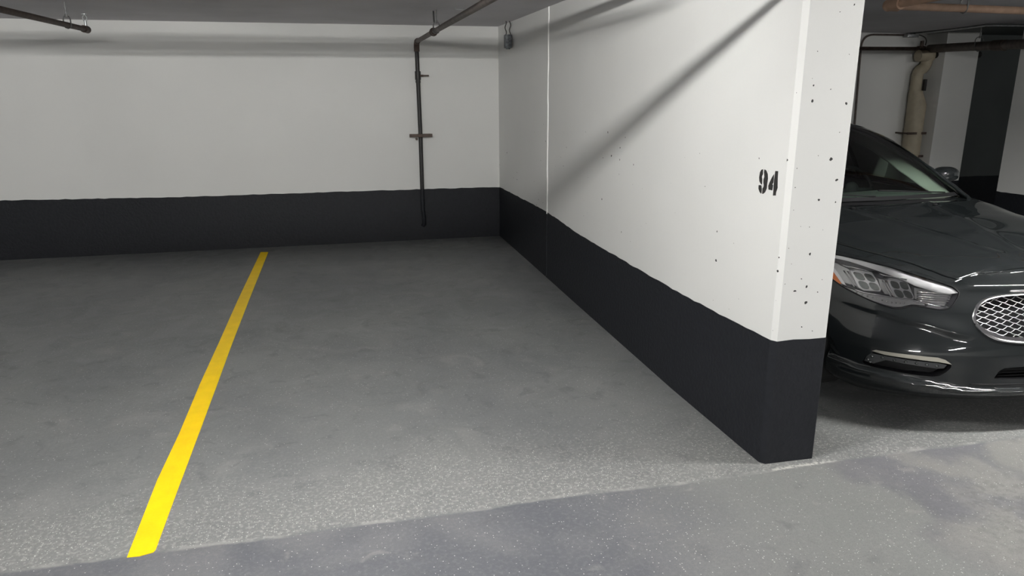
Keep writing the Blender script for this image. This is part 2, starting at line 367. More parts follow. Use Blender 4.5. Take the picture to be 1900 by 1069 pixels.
clevis('hanger', lp, -1.966, 6.62, PZ, 0.021)
# right pipe and riser down the back wall
rp = empty('sprinkler_pipe', (0.9, 5.2, PZ), 'dark pipe from the ceiling elbowing down the white back wall', 'pipe', 'riser pipes on the back wall')
part('pipe', rp, M_pipe, lambda bm: tube(bm, [(0.915, 3.1, PZ + .004), (0.905, 5.5, PZ + .002), (0.897, 8.05, PZ)], 0.022, 16))
part('coupling', rp, M_rust, lambda bm: (tube(bm, [(0.901, 6.72, PZ), (0.901, 6.84, PZ)], 0.031, 16), ball(bm, (0.901, 6.78, PZ), 0.037)))
part('elbow', rp, M_rust, lambda bm: tube(bm, [(0.897, 8.02, PZ)] + arc((0.897, 8.06, PZ), (0.897, 8.135, PZ), (0.897, 8.135, PZ - 0.075)) + [(0.897, 8.135, PZ - 0.10)], 0.030, 16))
part('riser', rp, M_black, lambda bm: tube(bm, [(0.897, 8.135, PZ - 0.08), (0.899, 8.135, 1.80), (0.905, 8.140, 1.17), (0.904, 8.150, 0.585)], 0.0225, 16))
part('painted_riser', rp, M_band, lambda bm: tube(bm, [(0.904, 8.150, 0.586), (0.905, 8.155, 0.36), (0.915, 8.158, 0.24), (0.917, 8.168, 0.19), (0.905, 8.19, 0.165)], 0.0225, 16))
vb = part('valve', rp, M_black, lambda bm: (tube(bm, [(0.899, 8.135, 1.845), (0.899, 8.135, 1.755)], 0.031, 16), tube(bm, [(0.899, 8.135, 1.75), (0.899, 8.135, 1.725)], 0.027, 8)))
part('valve_handle', vb, M_rust, lambda bm: (box(bm, 0.952, 1.012, 8.085, 8.11, 1.792, 1.806, 0.003), tube(bm, [(0.92, 8.11, 1.799), (0.955, 8.10, 1.799)], 0.010, 8)))
wbk = part('wall_bracket', rp, M_rust, lambda bm: (box(bm, 0.782, 1.03, 8.090, 8.117, 1.155, 1.189, 0.002), box(bm, 0.79, 0.81, 8.117, 8.196, 1.16, 1.185), box(bm, 1.0, 1.02, 8.117, 8.196, 1.16, 1.185)), False)
part('bolt', wbk, M_rust, lambda bm: tube(bm, [(0.858, 8.088, 1.136), (0.858, 8.12, 1.136)], 0.014, 6))
clevis('hanger', rp, 0.9025, 6.6, PZ, 0.022)
part('rod', rp, M_black, lambda bm: tube(bm, [(0.895, 6.71, ZC), (0.899, 6.71, PZ + 0.07)], 0.007, 8))
# branch over the lane and the cross main behind the frame edge
bp_ = empty('branch_pipe', (0.4, 2.58, 2.105), 'thin conduit crossing below the ceiling at the front of the spaces', 'pipe')
part('pipe', bp_, M_pipe, lambda bm: tube(bm, [(-1.6, 2.57, 2.105), (2.35, 2.57, 2.105)], 0.0115, 10))
for xx in (-1.4, 0.4, 2.2): clevis('hanger', bp_, xx, 2.57, 2.105, 0.015, 'x')
cm = empty('cross_pipe', (0, 3.8, 2.17), 'brown cross pipe under the ceiling joining the two left pipes', 'pipe')
part('pipe', cm, M_pipe, lambda bm: tube(bm, [(-6.9, 3.75, 2.20), (1.785, 3.75, 2.20)], 0.018, 12))
for xx in (-4.2, -0.5): clevis('hanger', cm, xx, 3.75, 2.20, 0.018, 'x')
# orange pipe over the car
op = empty('sprinkler_pipe', (3.9, 4.15, PZ), 'tan orange pipe under the ceiling above the dark car', 'pipe')
part('pipe', op, M_orange_pipe, lambda bm: tube(bm, [(3.40, 4.135, PZ), (6.83, 4.40, PZ)], 0.024, 16))
part('elbow', op, M_orange_pipe, lambda bm: (tube(bm, [(3.45, 4.14, PZ), (3.385, 4.135, PZ)], 0.033, 16), ball(bm, (3.375, 4.13, PZ), 0.036), tube(bm, [(3.375, 4.13, PZ), (3.372, 4.02, PZ)], 0.034, 16)))
part('pipe', op, M_orange_pipe, lambda bm: tube(bm, [(3.375, 4.10, PZ), (3.32, 2.75, PZ + .02)], 0.024, 16))
clevis('hanger', op, 3.985, 4.185, PZ, 0.025, 'x')
# brown pipe and grey drain at the far right
fp = empty('sprinkler_pipe', (6.0, 8.05, 2.12), 'thin brown pipe along the far wall behind the car', 'pipe')
part('pipe', fp, M_rust, lambda bm: tube(bm, [(2.06, 8.08, 2.10), (7.15, 8.08, 2.125)], 0.022, 12))
part('tee', fp, M_rust, lambda bm: (tube(bm, [(7.10, 8.08, 2.125), (7.20, 8.08, 2.125)], 0.032, 12), tube(bm, [(7.15, 8.08, 2.125), (7.15, 8.08, 2.22)], 0.022, 10)))
dp = empty('drain_pipe', (7.2, 7.2, 2.1), 'thick grey brown drain pipe running towards the right edge below the ceiling', 'pipe')
part('pipe', dp, M_pipe, lambda bm: tube(bm, [(7.24, 8.05, 2.125), (7.21, 7.7, 2.12), (6.78, 6.3, 2.075), (6.60, 5.0, 2.06)], 0.048, 16))
part('coupling', dp, M_rust, lambda bm: tube(bm, [(6.935, 6.80, 2.091), (6.87, 6.6, 2.084)], 0.056, 16))
clevis('hanger', dp, 7.03, 7.1, 2.10, 0.05)
bd = part('coupling', dp, M_black, lambda bm: tube(bm, [(7.30, 8.0, 2.05), (8.0, 8.05, 2.06)], 0.04, 14))  # black pipe added to stand in for the shadowed underside of the drain
# cream stack
st = empty('soil_stack', (7.2, 8.08, 0), 'cream painted offset waste stack on the far wall behind the car', 'pipe')
part('stack_pipe', st, M_cream, lambda bm: tube(bm, [(7.20, 8.08, 0.0), (7.20, 8.08, 1.45), (7.168, 8.09, 1.58), (7.165, 8.09, 1.62)], [0.11, 0.11, 0.085, 0.078], 20))
part('stack_offset', st, M_cream, lambda bm: tube(bm, [(7.165, 8.10, 1.60), (7.165, 8.10, 1.80)] + arc((7.165, 8.10, 1.80), (7.165, 8.10, 1.86), (7.22, 8.10, 1.885), 5) + arc((7.225, 8.10, 1.887), (7.27, 8.10, 1.91), (7.275, 8.09, 2.0), 5) + [(7.27, 8.09, 2.06)], 0.068, 18))
part('hub', st, M_cream, lambda bm: (tube(bm, [(7.10, 8.06, 2.04), (7.33, 8.06, 2.05)], 0.07, 18), tube(bm, [(7.27, 8.09, 1.985), (7.27, 8.09, 2.02)], 0.085, 18)))
sb = part('cleanout', st, M_black, lambda bm: box(bm, 7.205, 7.235, 8.0, 8.04, 1.62, 1.76, 0.004))
for bx0, bx1, bz in ((7.03, 7.34, 1.10), (7.13, 7.50, 0.812)):
    part('wall_bracket', st, M_rust, lambda bm: (box(bm, bx0, bx1, 7.975, 7.99, bz - 0.014, bz + 0.014), box(bm, bx0, bx0 + 0.02, 7.98, 8.194, bz - 0.01, bz + 0.01), box(bm, bx1 - .02, bx1, 7.98, 8.194, bz - 0.01, bz + 0.01)), False)
# conduit and cables
def one(name, material, build, label, cat, group=None):
    bm = B(); build(bm); bmesh.ops.recalc_face_normals(bm, faces=bm.faces[:])
    o = auto(obj(name, bm, material)); return tag(o, label, cat, group)
one('conduit', M_pipe, lambda bm: tube(bm, [(6.42, 8.175, 0.585), (6.40, 8.175, 1.16), (6.36, 8.175, 2.12)] + arc((6.36, 8.175, 2.14), (6.36, 8.175, 2.285), (6.52, 8.175, 2.29), 8) + [(6.95, 8.175, 2.29)], 0.012, 10),
    'thin grey conduit bending from the ceiling down the far wall beside the white wall end', 'conduit')
jb = one('junction_box', M_steel, lambda bm: box(bm, 6.95, 7.11, 8.10, 8.19, 2.262, 2.306, 0.004), 'small metal junction box at the ceiling above the cream stack', 'electrical box')
one('looped_cable', M_wire, lambda bm: tube(bm, arc((7.12, 8.12, 2.29), (7.28, 8.12, 2.27), (7.22, 8.10, 2.17), 8) , 0.007, 8), 'dark cable looping from the junction box down to the drain pipe', 'cable')
one('ceiling_conduit', M_steel, lambda bm: tube(bm, [(7.02, 8.05, 2.297), (6.97, 7.5, 2.297), (6.91, 7.13, 2.297), (6.852, 6.87, 2.297), (7.08, 6.82, 2.297), (7.9, 6.8, 2.297)], 0.011, 8), 'pale conduit on the ceiling along the edge of the dark recess', 'conduit')
one('ceiling_wire', M_steel, lambda bm: tube(bm, [(1.03, 6.37, ZC - .001), (1.035, 6.37, ZC - 0.018), (1.25, 6.34, ZC - 0.022)], 0.0035, 6), 'short stub of wire on the ceiling right of the dark pipe', 'wire')
# electrical box hanging on wires near the corner
hb = empty('hanging_electrical_box', (1.76, 7.53, 2.13), 'small dark grey metal box on two wires at the wall top near the corner', 'electrical box')
part('box', hb, mat('dull_galvanised', (0.13, 0.14, 0.15), 0.45, metal=0.5, noise=(50, 0.6)), lambda bm: (box(bm, 1.715, 1.785, 7.495, 7.565, 2.055, 2.185, 0.006), tube(bm, [(1.75, 7.53, 2.06), (1.75, 7.53, 2.045)], 0.022, 10)), True)
for s, ph in ((-1, 0), (1, 1.6)):
    part('wire', hb, M_wire, lambda bm: tube(bm, [(1.75 + s * 0.022 + 0.007 * math.sin(ph + k * 1.1), 7.53, 2.18 + k * (ZC - 2.18) / 8) for k in range(9)], 0.0055, 8))

# ------------------------------------------------------------------ strip light fittings
for (x, y, z, L, W, al, lab) in LAMPS:
    f = empty('strip_light', (x, y, ZC), lab, 'light fitting', 'ceiling strip lights')
    part('housing', f, M_fixture, lambda bm: box(bm, x - L / 2, x + L / 2, y - 0.05, y + 0.05, ZC - 0.06, ZC, 0.006), False)
    if 3 < x < 5 and y > 0:     # side skirts added here to cut the low light towards the far wall
        def trough(bm):
            for s_ in (-1, 1):
                q = [(x - L / 2, y + s_ * 0.05, ZC - 0.055), (x + L / 2, y + s_ * 0.05, ZC - 0.055), (x + L / 2, y + s_ * 0.085, ZC - 0.105), (x - L / 2, y + s_ * 0.085, ZC - 0.105)]
                a_ = [bm.verts.new(v) for v in q]; b_ = [bm.verts.new((v[0], v[1] + s_ * 0.003, v[2])) for v in q]
                bm.faces.new(a_); bm.faces.new(b_[::-1])
                for i in range(4): bm.faces.new((a_[i], a_[(i + 1) % 4], b_[(i + 1) % 4], b_[i]))
        part('cutoff_skirt', f, M_fixture, trough, False)
    M_tube = mat('fluorescent_tube', (0.9, 0.9, 0.9), 0.3, emit=((1.0, 0.99, 0.955), 3.25 * W))
    part('tube', f, M_tube, lambda bm: tube(bm, [(x - L / 2 + 0.02, y, ZC - 0.075), (x + L / 2 - 0.02, y, ZC - 0.075)], 0.013, 12))

# ================================================================== THE CAR
CX, CY = 3.38, 2.62
NOSE = (CX, CY, 0.0)
M_paint = mat('dark_graphite_car_paint', (0.0075, 0.0095, 0.0103), 0.6, metal=0.0, spec=0.08, coat=1.0)
M_trimb = mat('black_plastic_trim', (0.008, 0.008, 0.009), 0.7, spec=0.2)
M_net = mat('brushed_grille_silver', (0.50, 0.50, 0.51), 0.35, metal=0.9)
M_gloss = mat('gloss_black_plastic', (0.005, 0.005, 0.006), 0.5, spec=0.2)
M_chrome = mat('bright_chrome', (0.78, 0.78, 0.79), 0.12, metal=1.0)
M_satin = mat('satin_silver', (0.72, 0.72, 0.74), 0.28, metal=0.9)
M_sage = mat('satin_nickel_strip', (0.40, 0.38, 0.33), 0.40, metal=0.6)
M_bezel = mat('lamp_bezel_grey', (0.50, 0.50, 0.51), 0.35, metal=0.6)
M_housing = mat('lamp_housing_grey', (0.17, 0.17, 0.19), 0.35, metal=0.4)
M_guide = mat('white_light_guide', (0.86, 0.86, 0.88), 0.22, spec=0.6)
M_led = mat('lamp_lens_tile', (0.16, 0.17, 0.17), 0.12, metal=0.7, noise=(120, 0.5))
M_foglens = mat('smoked_fog_lens', (0.045, 0.047, 0.05), 0.25)
M_amber = mat('amber_reflector', (0.80, 0.20, 0.03), 0.25)
M_rubber = mat('tyre_rubber', (0.012, 0.012, 0.012), 0.8)
M_seat = mat('seat_leather', (0.13, 0.13, 0.12), 0.5)
M_dash = mat('dashboard_vinyl', (0.085, 0.09, 0.085), 0.5, noise=(150, .2))
def glass(name, tint, ior=1.5, rough=0.0):
    M = bpy.data.materials.new(name); M.use_nodes = True; nt = M.node_tree
    nt.nodes.remove(nt.nodes['Principled BSDF']); out = nt.nodes['Material Output']
    t = N(nt, 'ShaderNodeBsdfTransparent', Color=(*tint, 1)); g = N(nt, 'ShaderNodeBsdfGlossy', Roughness=rough); g.inputs['Color'].default_value = (1, 1, 1, 1)
    f = N(nt, 'ShaderNodeFresnel', IOR=ior); mx = N(nt, 'ShaderNodeMixShader')
    nt.links.new(f.outputs[0], mx.inputs[0]); nt.links.new(t.outputs[0], mx.inputs[1]); nt.links.new(g.outputs[0], mx.inputs[2]); nt.links.new(mx.outputs[0], out.inputs[0])
    return M
M_liner = mat('pale_cabin_lining', (0.30, 0.30, 0.27), 0.7)
M_glass = glass('green_tinted_glass', (0.74, 0.86, 0.79), 1.6)
M_glassd = glass('dark_tinted_glass', (0.10, 0.11, 0.11), 1.55)
M_clear = glass('clear_lamp_lens', (0.97, 0.97, 0.97), 1.35)

def interp(t, pts):
    if t <= pts[0][0]: return pts[0][1]
    for (a, b), (c, d) in zip(pts, pts[1:]):
        if t <= c:
            k = (t - a) / (c - a); k = k * k * (3 - 2 * k) * .35 + k * .65
            return b + (d - b) * k
    return pts[-1][1]
def sstep(a, b, t):
    k = min(max((t - a) / (b - a), 0), 1); return k * k * (3 - 2 * k)
YF = [(.14, .10), (.165, .065), (.20, .03), (.25, .0), (.40, .005), (.50, .03), (.60, .065), (.70, .12), (.76, .18)]
DD = [(.16, .46), (.3, .50), (.45, .56), (.6, .70), (.72, .80), (.8, .85)]
WW = [(.14, .85), (.25, .90), (.40, .935), (.60, .945), (.75, .93), (.85, .915), (.95, .89)]
ZSX = [(0, .770), (.25, .765), (.38, .750), (.46, .722), (.50, .728), (.556, .748), (.66, .782), (.76, .804), (.84, .815)]
ZSY = [(.60, .812), (.9, .838), (1.16, .858), (1.40, .900), (1.6, .925), (2.0, .94), (3.5, .97), (4.3, .99), (5.0, .965)]
CL = 5.09
ZLIP = [(0, .232), (.3, .232), (.493, .238), (.68, .262), (.842, .289), (.93, .30)]
ZCR = [(.48, .505), (.664, .550), (.782, .580), (.90, .60)]
def extra(x, z, y):
    """sculpted relief of the front face: lower lip and the crease under the lamp (outward positive)"""
    x = abs(x); e = 0.0
    fade = sstep(1.2, 0.5, y)
    zl = interp(x, ZLIP); e += fade * (0.034 * sstep(zl + .016, zl - .008, z) * sstep(.15, .21, z) + 0.004 * math.exp(-((z - zl + .005) / .008) ** 2))
    if x > .40:
        zc = interp(x, ZCR); d = z - zc
        e += fade * sstep(.42, .56, x) * sstep(.93, .80, x) * (0.015 * math.exp(-(d / .022) ** 2) if d < 0 else 0.015 * math.exp(-(d / .050) ** 2))
    # nose roll above the grille
    e += fade * sstep(.50, .40, x) * 0.012 * math.exp(-((z - .725) / .018) ** 2)
    return e
def plan_pt(a, z):
    w = interp(z, WW); yf = interp(z, YF); D = interp(z, DD); Dr = 0.55; yrr = CL - 0.5 * max(0, .35 - z) - 0.25 * max(0, z - .8)
    if a <= 1:
        th = a * math.pi / 2; x = w * math.sin(th); y = yf + D * (1 - math.cos(th))
        n = Vector((math.sin(th) / w, -math.cos(th) / D))
    elif a <= 2:
        y0 = yf + D; y1 = yrr - Dr; y = y0 + (y1 - y0) * (a - 1); x = w; n = Vector((1, 0))
    else:
        ph = (3 - a) * math.pi / 2; x = w * math.sin(ph); y = yrr - Dr * (1 - math.cos(ph))
        n = Vector((math.sin(ph) / w, math.cos(ph) / Dr))
    return x, y, n.normalized()
def zsh(a):
    x, y, n = plan_pt(a, .80)
    if a <= 1:
        return interp(x, ZSX) if y < .60 else interp(y, ZSY) * sstep(.60, .68, y) + interp(x, ZSX) * (1 - sstep(.60, .68, y))
    return interp(y, ZSY) if a <= 2 else .965
def zbot(a): return .145 if a < .8 else (.145 + .045 * min((a - .8) / .4, 1) if a < 2 else .2)
def S(a, z, off=0.0):
    x, y, n = plan_pt(a, z); s = zsh(a)
    k = max(0, (z - (s - .045)) / .045); ins = .022 * k * k
    o = extra(x, z, y) - ins + off
    return Vector((x + n.x * o, y + n.y * o, z))
def a_of(x, z): return math.asin(min(abs(x) / interp(z, WW), 1)) / (math.pi / 2)
def spt(x, z, d=0.0):
    """point on the front skin at lateral x and height z, pushed in by d"""
    p = S(a_of(x, z), z, -d); return Vector((math.copysign(p.x, x) if x else 0.0, p.y, p.z))

RING = []
for i in range(0, 601):
    a = 3 * i / 600; s = S(a, zsh(a)); RING.append((s.y, s.x, s.z))
RFRONT = [r for r in RING if r[0] < 3]; RREAR = sorted([r for r in RING if r[0] >= 2.9])
def ring_at(y):
    L = RFRONT if y < 3 else RREAR
    if y <= L[0][0]: return L[0][1], L[0][2]
    lo, hi = 0, len(L) - 1
    while hi - lo > 1:
        mdd = (lo + hi) // 2
        if L[mdd][0] <= y: lo = mdd
        else: hi = mdd
    a, b = L[lo], L[hi]; k = (y - a[0]) / max(b[0] - a[0], 1e-6); k = min(max(k, 0), 1)
    return a[1] + (b[1] - a[1]) * k, a[2] + (b[2] - a[2]) * k
ZCT = [(.18, .771), (.4, .822), (.7, .866), (1.0, .905), (1.35, .938), (1.6, .95), (3.5, 1.0), (4.2, 1.035), (4.8, 1.03), (5.09, .965)]
def ztop(x, y):
    xr, zr = ring_at(y); r = min(abs(x) / max(xr, .02), 1); zc = interp(y, ZCT)
    z = zc - (zc - zr) * r ** 3.2
    if y < 1.5:
        xc = .04 + .30 * (y - .30) / 1.05
        z += .0035 * math.exp(-((abs(x) - xc) / .03) ** 2) * sstep(.2, .45, y)
        xd = .50 + .22 * (y - .25)
        z += .003 * math.exp(-((abs(x) - xd) / .09) ** 2) * sstep(.3, .6, y)
    return z

# outlines of the openings in (x, z) on the right half of the nose
OL_LAMP = [(.458, .680), (.470, .700), (.482, .710), (.556, .733), (.66, .768), (.759, .790), (.831, .800), (.868, .799), (.893, .772), (.896, .72), (.880, .682), (.862, .653), (.806, .619), (.76, .603), (.728, .596), (.70, .600), (.66, .615), (.61, .612), (.561, .606), (.520, .616)]
OL_FOG = [(.862, .315), (.852, .352), (.828, .388), (.70, .390), (.605, .388), (.565, .372), (.545, .352), (.56, .325), (.60, .290), (.70, .292), (.80, .300), (.842, .303)]
OL_GRILLE_H = [(.0, .686), (.168, .684), (.275, .680), (.352, .666), (.406, .637), (.436, .589), (.434, .547), (.404, .507), (.345, .477), (.216, .461), (.0, .457)]
OL_INT_H = [(.0, .350), (.300, .348), (.335, .330), (.350, .300), (.352, .290), (.0, .283)]
def smooth_poly(P, it=2, closed=True):
    for _ in range(it):
        Q = []
        n = len(P)
        for i in range(n if closed else n - 1):
            a, b = P[i], P[(i + 1) % n]
            Q += [(a[0] * .78 + b[0] * .22, a[1] * .78 + b[1] * .22), (a[0] * .22 + b[0] * .78, a[1] * .22 + b[1] * .78)]
        if not closed: Q = [P[0]] + Q + [P[-1]]
        P = Q
    return P
def resample(P, h):
    Q = []; n = len(P)
    for i in range(n):
        a, b = P[i], P[(i + 1) % n]; L = math.hypot(b[0] - a[0], b[1] - a[1]); k = max(1, round(L / h))
        for j in range(k): Q.append((a[0] + (b[0] - a[0]) * j / k, a[1] + (b[1] - a[1]) * j / k))
    return Q
def inside(p, P):
    x, y = p; c = False; n = len(P); j = n - 1
    for i in range(n):
        xi, yi = P[i]; xj, yj = P[j]
        if (yi > y) != (yj > y) and x < (xj - xi) * (y - yi) / (yj - yi) + xi: c = not c
        j = i
    return c
def mirror_closed(H):
    return H + [(-x, z) for x, z in H[::-1] if x > 1e-6]
G_FULL = resample(smooth_poly(mirror_closed(OL_GRILLE_H), 2), .02)
I_FULL = resample(smooth_poly(mirror_closed(OL_INT_H), 1), .02)
LAMP_R = resample(smooth_poly(OL_LAMP, 1), .018); FOG_R = resample(smooth_poly(OL_FOG, 1), .018)
def mir(P): return [(-x, z) for x, z in P]
def to_u(P):   # (x, z) -> signed parameter plane
    return [(math.copysign(a_of(x, z), x) if x else 0.0, z) for x, z in P]
def near_outline(p, P, tol):
    return any((p[0] - q[0]) ** 2 + ((p[1] - q[1])) ** 2 < tol * tol for q in P)

def cdt_mesh(outer, holes, grid, keepout=.006):
    """triangulate outer minus holes with interior grid points; returns verts2d, faces"""
    vs = []; es = []
    for L in [outer] + holes:
        b = len(vs); vs += [Vector(p) for p in L]; n = len(L); es += [(b + i, b + (i + 1) % n) for i in range(n)]
    bd = {}
    for v in vs: bd.setdefault((int(v.x / .02), int(v.y / .02)), []).append(v)
    def close(p):
        cx, cy = int(p[0] / .02), int(p[1] / .02)
        for i in (-1, 0, 1):
            for j in (-1, 0, 1):
                for q in bd.get((cx + i, cy + j), ()):
                    if (q.x - p[0]) ** 2 + (q.y - p[1]) ** 2 < keepout ** 2: return True
        return False
    for g in grid:
        if inside(g, outer) and not any(inside(g, h) for h in holes) and not close(g): vs.append(Vector(g))
    r = delaunay_2d_cdt(vs, es, [], 0, 1e-6)
    V, F = r[0], r[2]; out = []
    for f in F:
        c = (sum(V[i].x for i in f) / 3, sum(V[i].y for i in f) / 3)
        if inside(c, outer) and not any(inside(c, h) for h in holes): out.append(f)
    return V, out

def mesh_from(name, verts, faces, material, parent, normals=None):
    me = bpy.data.meshes.new(name); me.from_pydata([tuple(v) for v in verts], [], [tuple(f) for f in faces]); me.materials.append(material)
    for p in me.polygons: p.use_smooth = True
    me.update()
    if normals is not None: me.normals_split_custom_set_from_vertices([tuple(n) for n in normals])
    o = bpy.data.objects.new(name, me); C.objects.link(o); o.parent = parent
    return o

car = empty('car', NOSE, 'dark graphite sedan parked nose out beyond the white wall', 'car')
# --- body skin: lower sides, nose and tail as one wrapped surface
ARCH = [(.88, .34, .375), (3.925, .34, .375)]
def uof(p): return p
grid = []
step_a = .012
for i in range(-83, 84):
    a = i * step_a
    for k in range(0, 68):
        z = .145 + k * .0102
        if zbot(abs(a)) + .004 < z < zsh(abs(a)) - .003: grid.append((a, z))
for i in range(0, 41):
    for sg in (-1, 1):
        a = sg * (1.0 + i * 2.0 / 40)
        for k in range(0, 18):
            z = .15 + k * .048
            if zbot(abs(a)) + .01 < z < zsh(abs(a)) - .006: grid.append((a, z))
        for zz in (.040, .028, .016, .007): grid.append((a, zsh(abs(a)) - zz))
AL = [i * .012 for i in range(-83, 84)]
AL = sorted([-(1.0 + i * .05) for i in range(0, 41)] + AL + [1.0 + i * .05 for i in range(0, 41)])
outer = [(a, zbot(abs(a))) for a in AL] + [(a, zsh(abs(a))) for a in AL[::-1]]
holes = [to_u(G_FULL), to_u(I_FULL), to_u(LAMP_R), to_u(mir(LAMP_R)), to_u(FOG_R), to_u(mir(FOG_R))]
def a_from_y(y, z):
    lo, hi = .3, 2.6
    for _ in range(40):
        md = (lo + hi) / 2
        if plan_pt(md, z)[1] < y: lo = md
        else: hi = md
    return lo
for (yc, zc_, rr) in ARCH:
    for sg in (1, -1):
        Hh = [];
        for k in range(0, 25):
            t = -0.52 + k * (math.pi + 1.04) / 24
            z = zc_ + rr * math.sin(t); y = yc - rr * math.cos(t)
            if z < .125: z = .125
            Hh.append((sg * a_from_y(y, max(z, .15)), z))
        holes.append(Hh)
V, F = cdt_mesh(outer, holes, grid)
P3 = []; NRM = []
for v in V:
    sg = -1 if v.x < 0 else 1; a = abs(v.x); z = v.y
    p = S(a, z); e = .002
    pa = S(max(a - e, 0), z); pb = S(min(a + e, 3), z)
    if a < e: pa = Vector((-pb.x, pb.y, pb.z))
    du = pb - pa; dz = S(a, min(z + e, zsh(a))) - S(a, z - e); n = du.cross(dz)
    if n.length < 1e-12: n = Vector((0, -1, 0))
    n.normalize()
    _, _, pn = plan_pt(a, z)
    if n.x * pn.x + n.y * pn.y < 0: n = -n
    P3.append((sg * p.x, p.y, p.z)); NRM.append((sg * n.x, n.y, n.z))
F2 = []
for f in F:
    f = list(f); a_, b_, c_ = (Vector(P3[i]) for i in f); nn = (b_ - a_).cross(c_ - a_)
    if nn.dot(Vector(NRM[f[0]])) < 0: f = f[::-1]
    F2.append(f)
mesh_from('body', P3, F2, M_paint, car, NRM)

# --- upper panels
def grid_part(name, fn, nu, nv, material, parent, flip=False, thick=0.0):
    vs = [fn(i / nu, j / nv) for j in range(nv + 1) for i in range(nu + 1)]
    fs = []
    for j in range(nv):
        for i in range(nu):
            q = (j * (nu + 1) + i, j * (nu + 1) + i + 1, (j + 1) * (nu + 1) + i + 1, (j + 1) * (nu + 1) + i)
            fs.append(q[::-1] if flip else q)
    o = mesh_from(name, vs, fs, material, parent)
    if thick:
        s = o.modifiers.new('thickness', 'SOLIDIFY'); s.thickness = thick; s.offset = -1
    return o
Y0 = S(0, zsh(0)).y
def ysamp(t):  # denser at the nose
    return Y0 + .0008 + t * t * (1.55 - Y0)
def top_pt(u, y, rmax=1.0, dz=0.0):
    xr, zr = ring_at(y); x = (2 * u - 1) * xr * rmax; return Vector((x, y, ztop(x, y) + dz))
# fender tops and nose cap beneath the hood edge
grid_part('body_top_front', lambda u, v: top_pt(u, ysamp(v)), 80, 90, M_paint, car)
def y_cowl(x): return 1.31 + .10 * (x / .75) ** 2
def hood_pt(u, v):
    y = Y0 + .030 + (v * v) * (1.31 - Y0 - .030)
    xr, zr = ring_at(y); x = (2 * u - 1) * xr * (.955 - .05 * v)
    y2 = y + .10 * (x / .75) ** 2 * v * v
    return Vector((x, y2, ztop(x, y2) + .0045))
hood = grid_part('hood', hood_pt, 90, 110, M_paint, car, thick=.004)
# belt shelf beside the cabin, trunk
for sg in (-1, 1):
    grid_part('window_sill', lambda u, v: (lambda y: Vector((sg * ring_at(y)[0] * (.86 + .14 * u), y, ztop(ring_at(y)[0] * (.86 + .14 * u), y))))(1.5 + v * 2.75), 8, 60, M_paint, car, flip=(sg < 0))
grid_part('trunk_lid', lambda u, v: top_pt(u, 4.2 + v * .86, 1.0), 40, 30, M_paint, car)
# cowl and wipers
grid_part('cowl', lambda u, v: (lambda x: Vector((x, y_cowl(x) - .02 + v * .11, ztop(x, 1.34) - .006 + .016 * v)))((2 * u - 1) * .76), 40, 6, M_trimb, car)
# --- greenhouse
def ws_base(u): return Vector((.765 * u, 1.385 + .145 * u * u, .952 - .012 * u * u))
def ws_top(u): return Vector((.560 * u, 2.06 + .17 * u * u, 1.412 - .062 * u * u))
def ws_pt(u, v, off=0.0):
    a, b = ws_base(u), ws_top(u); p = a.lerp(b, v); k = 4 * v * (1 - v)
    return p + Vector((0, -.020, .045)) * k + Vector((0, -.55, .83)) * off
RAIL = [(1.470, .795, .930), (1.565, .762, .998), (1.737, .682, 1.118), (1.867, .635, 1.195), (2.057, .602, 1.283), (2.261, .575, 1.343), (2.48, .572, 1.372), (3.0, .585, 1.395), (3.5, .59, 1.375), (3.95, .62, 1.27), (4.30, .68, 1.10), (4.50, .73, 1.01)]
def rail(y): return Vector((interp(y, [(a, b) for a, b, c in RAIL]), y, interp(y, [(a, c) for a, b, c in RAIL])))
grid_part('windshield', lambda u, v: ws_pt((2 * u - 1) * .965, .0 + v), 40, 30, M_glass, car)
def wborder(bm):
    pass
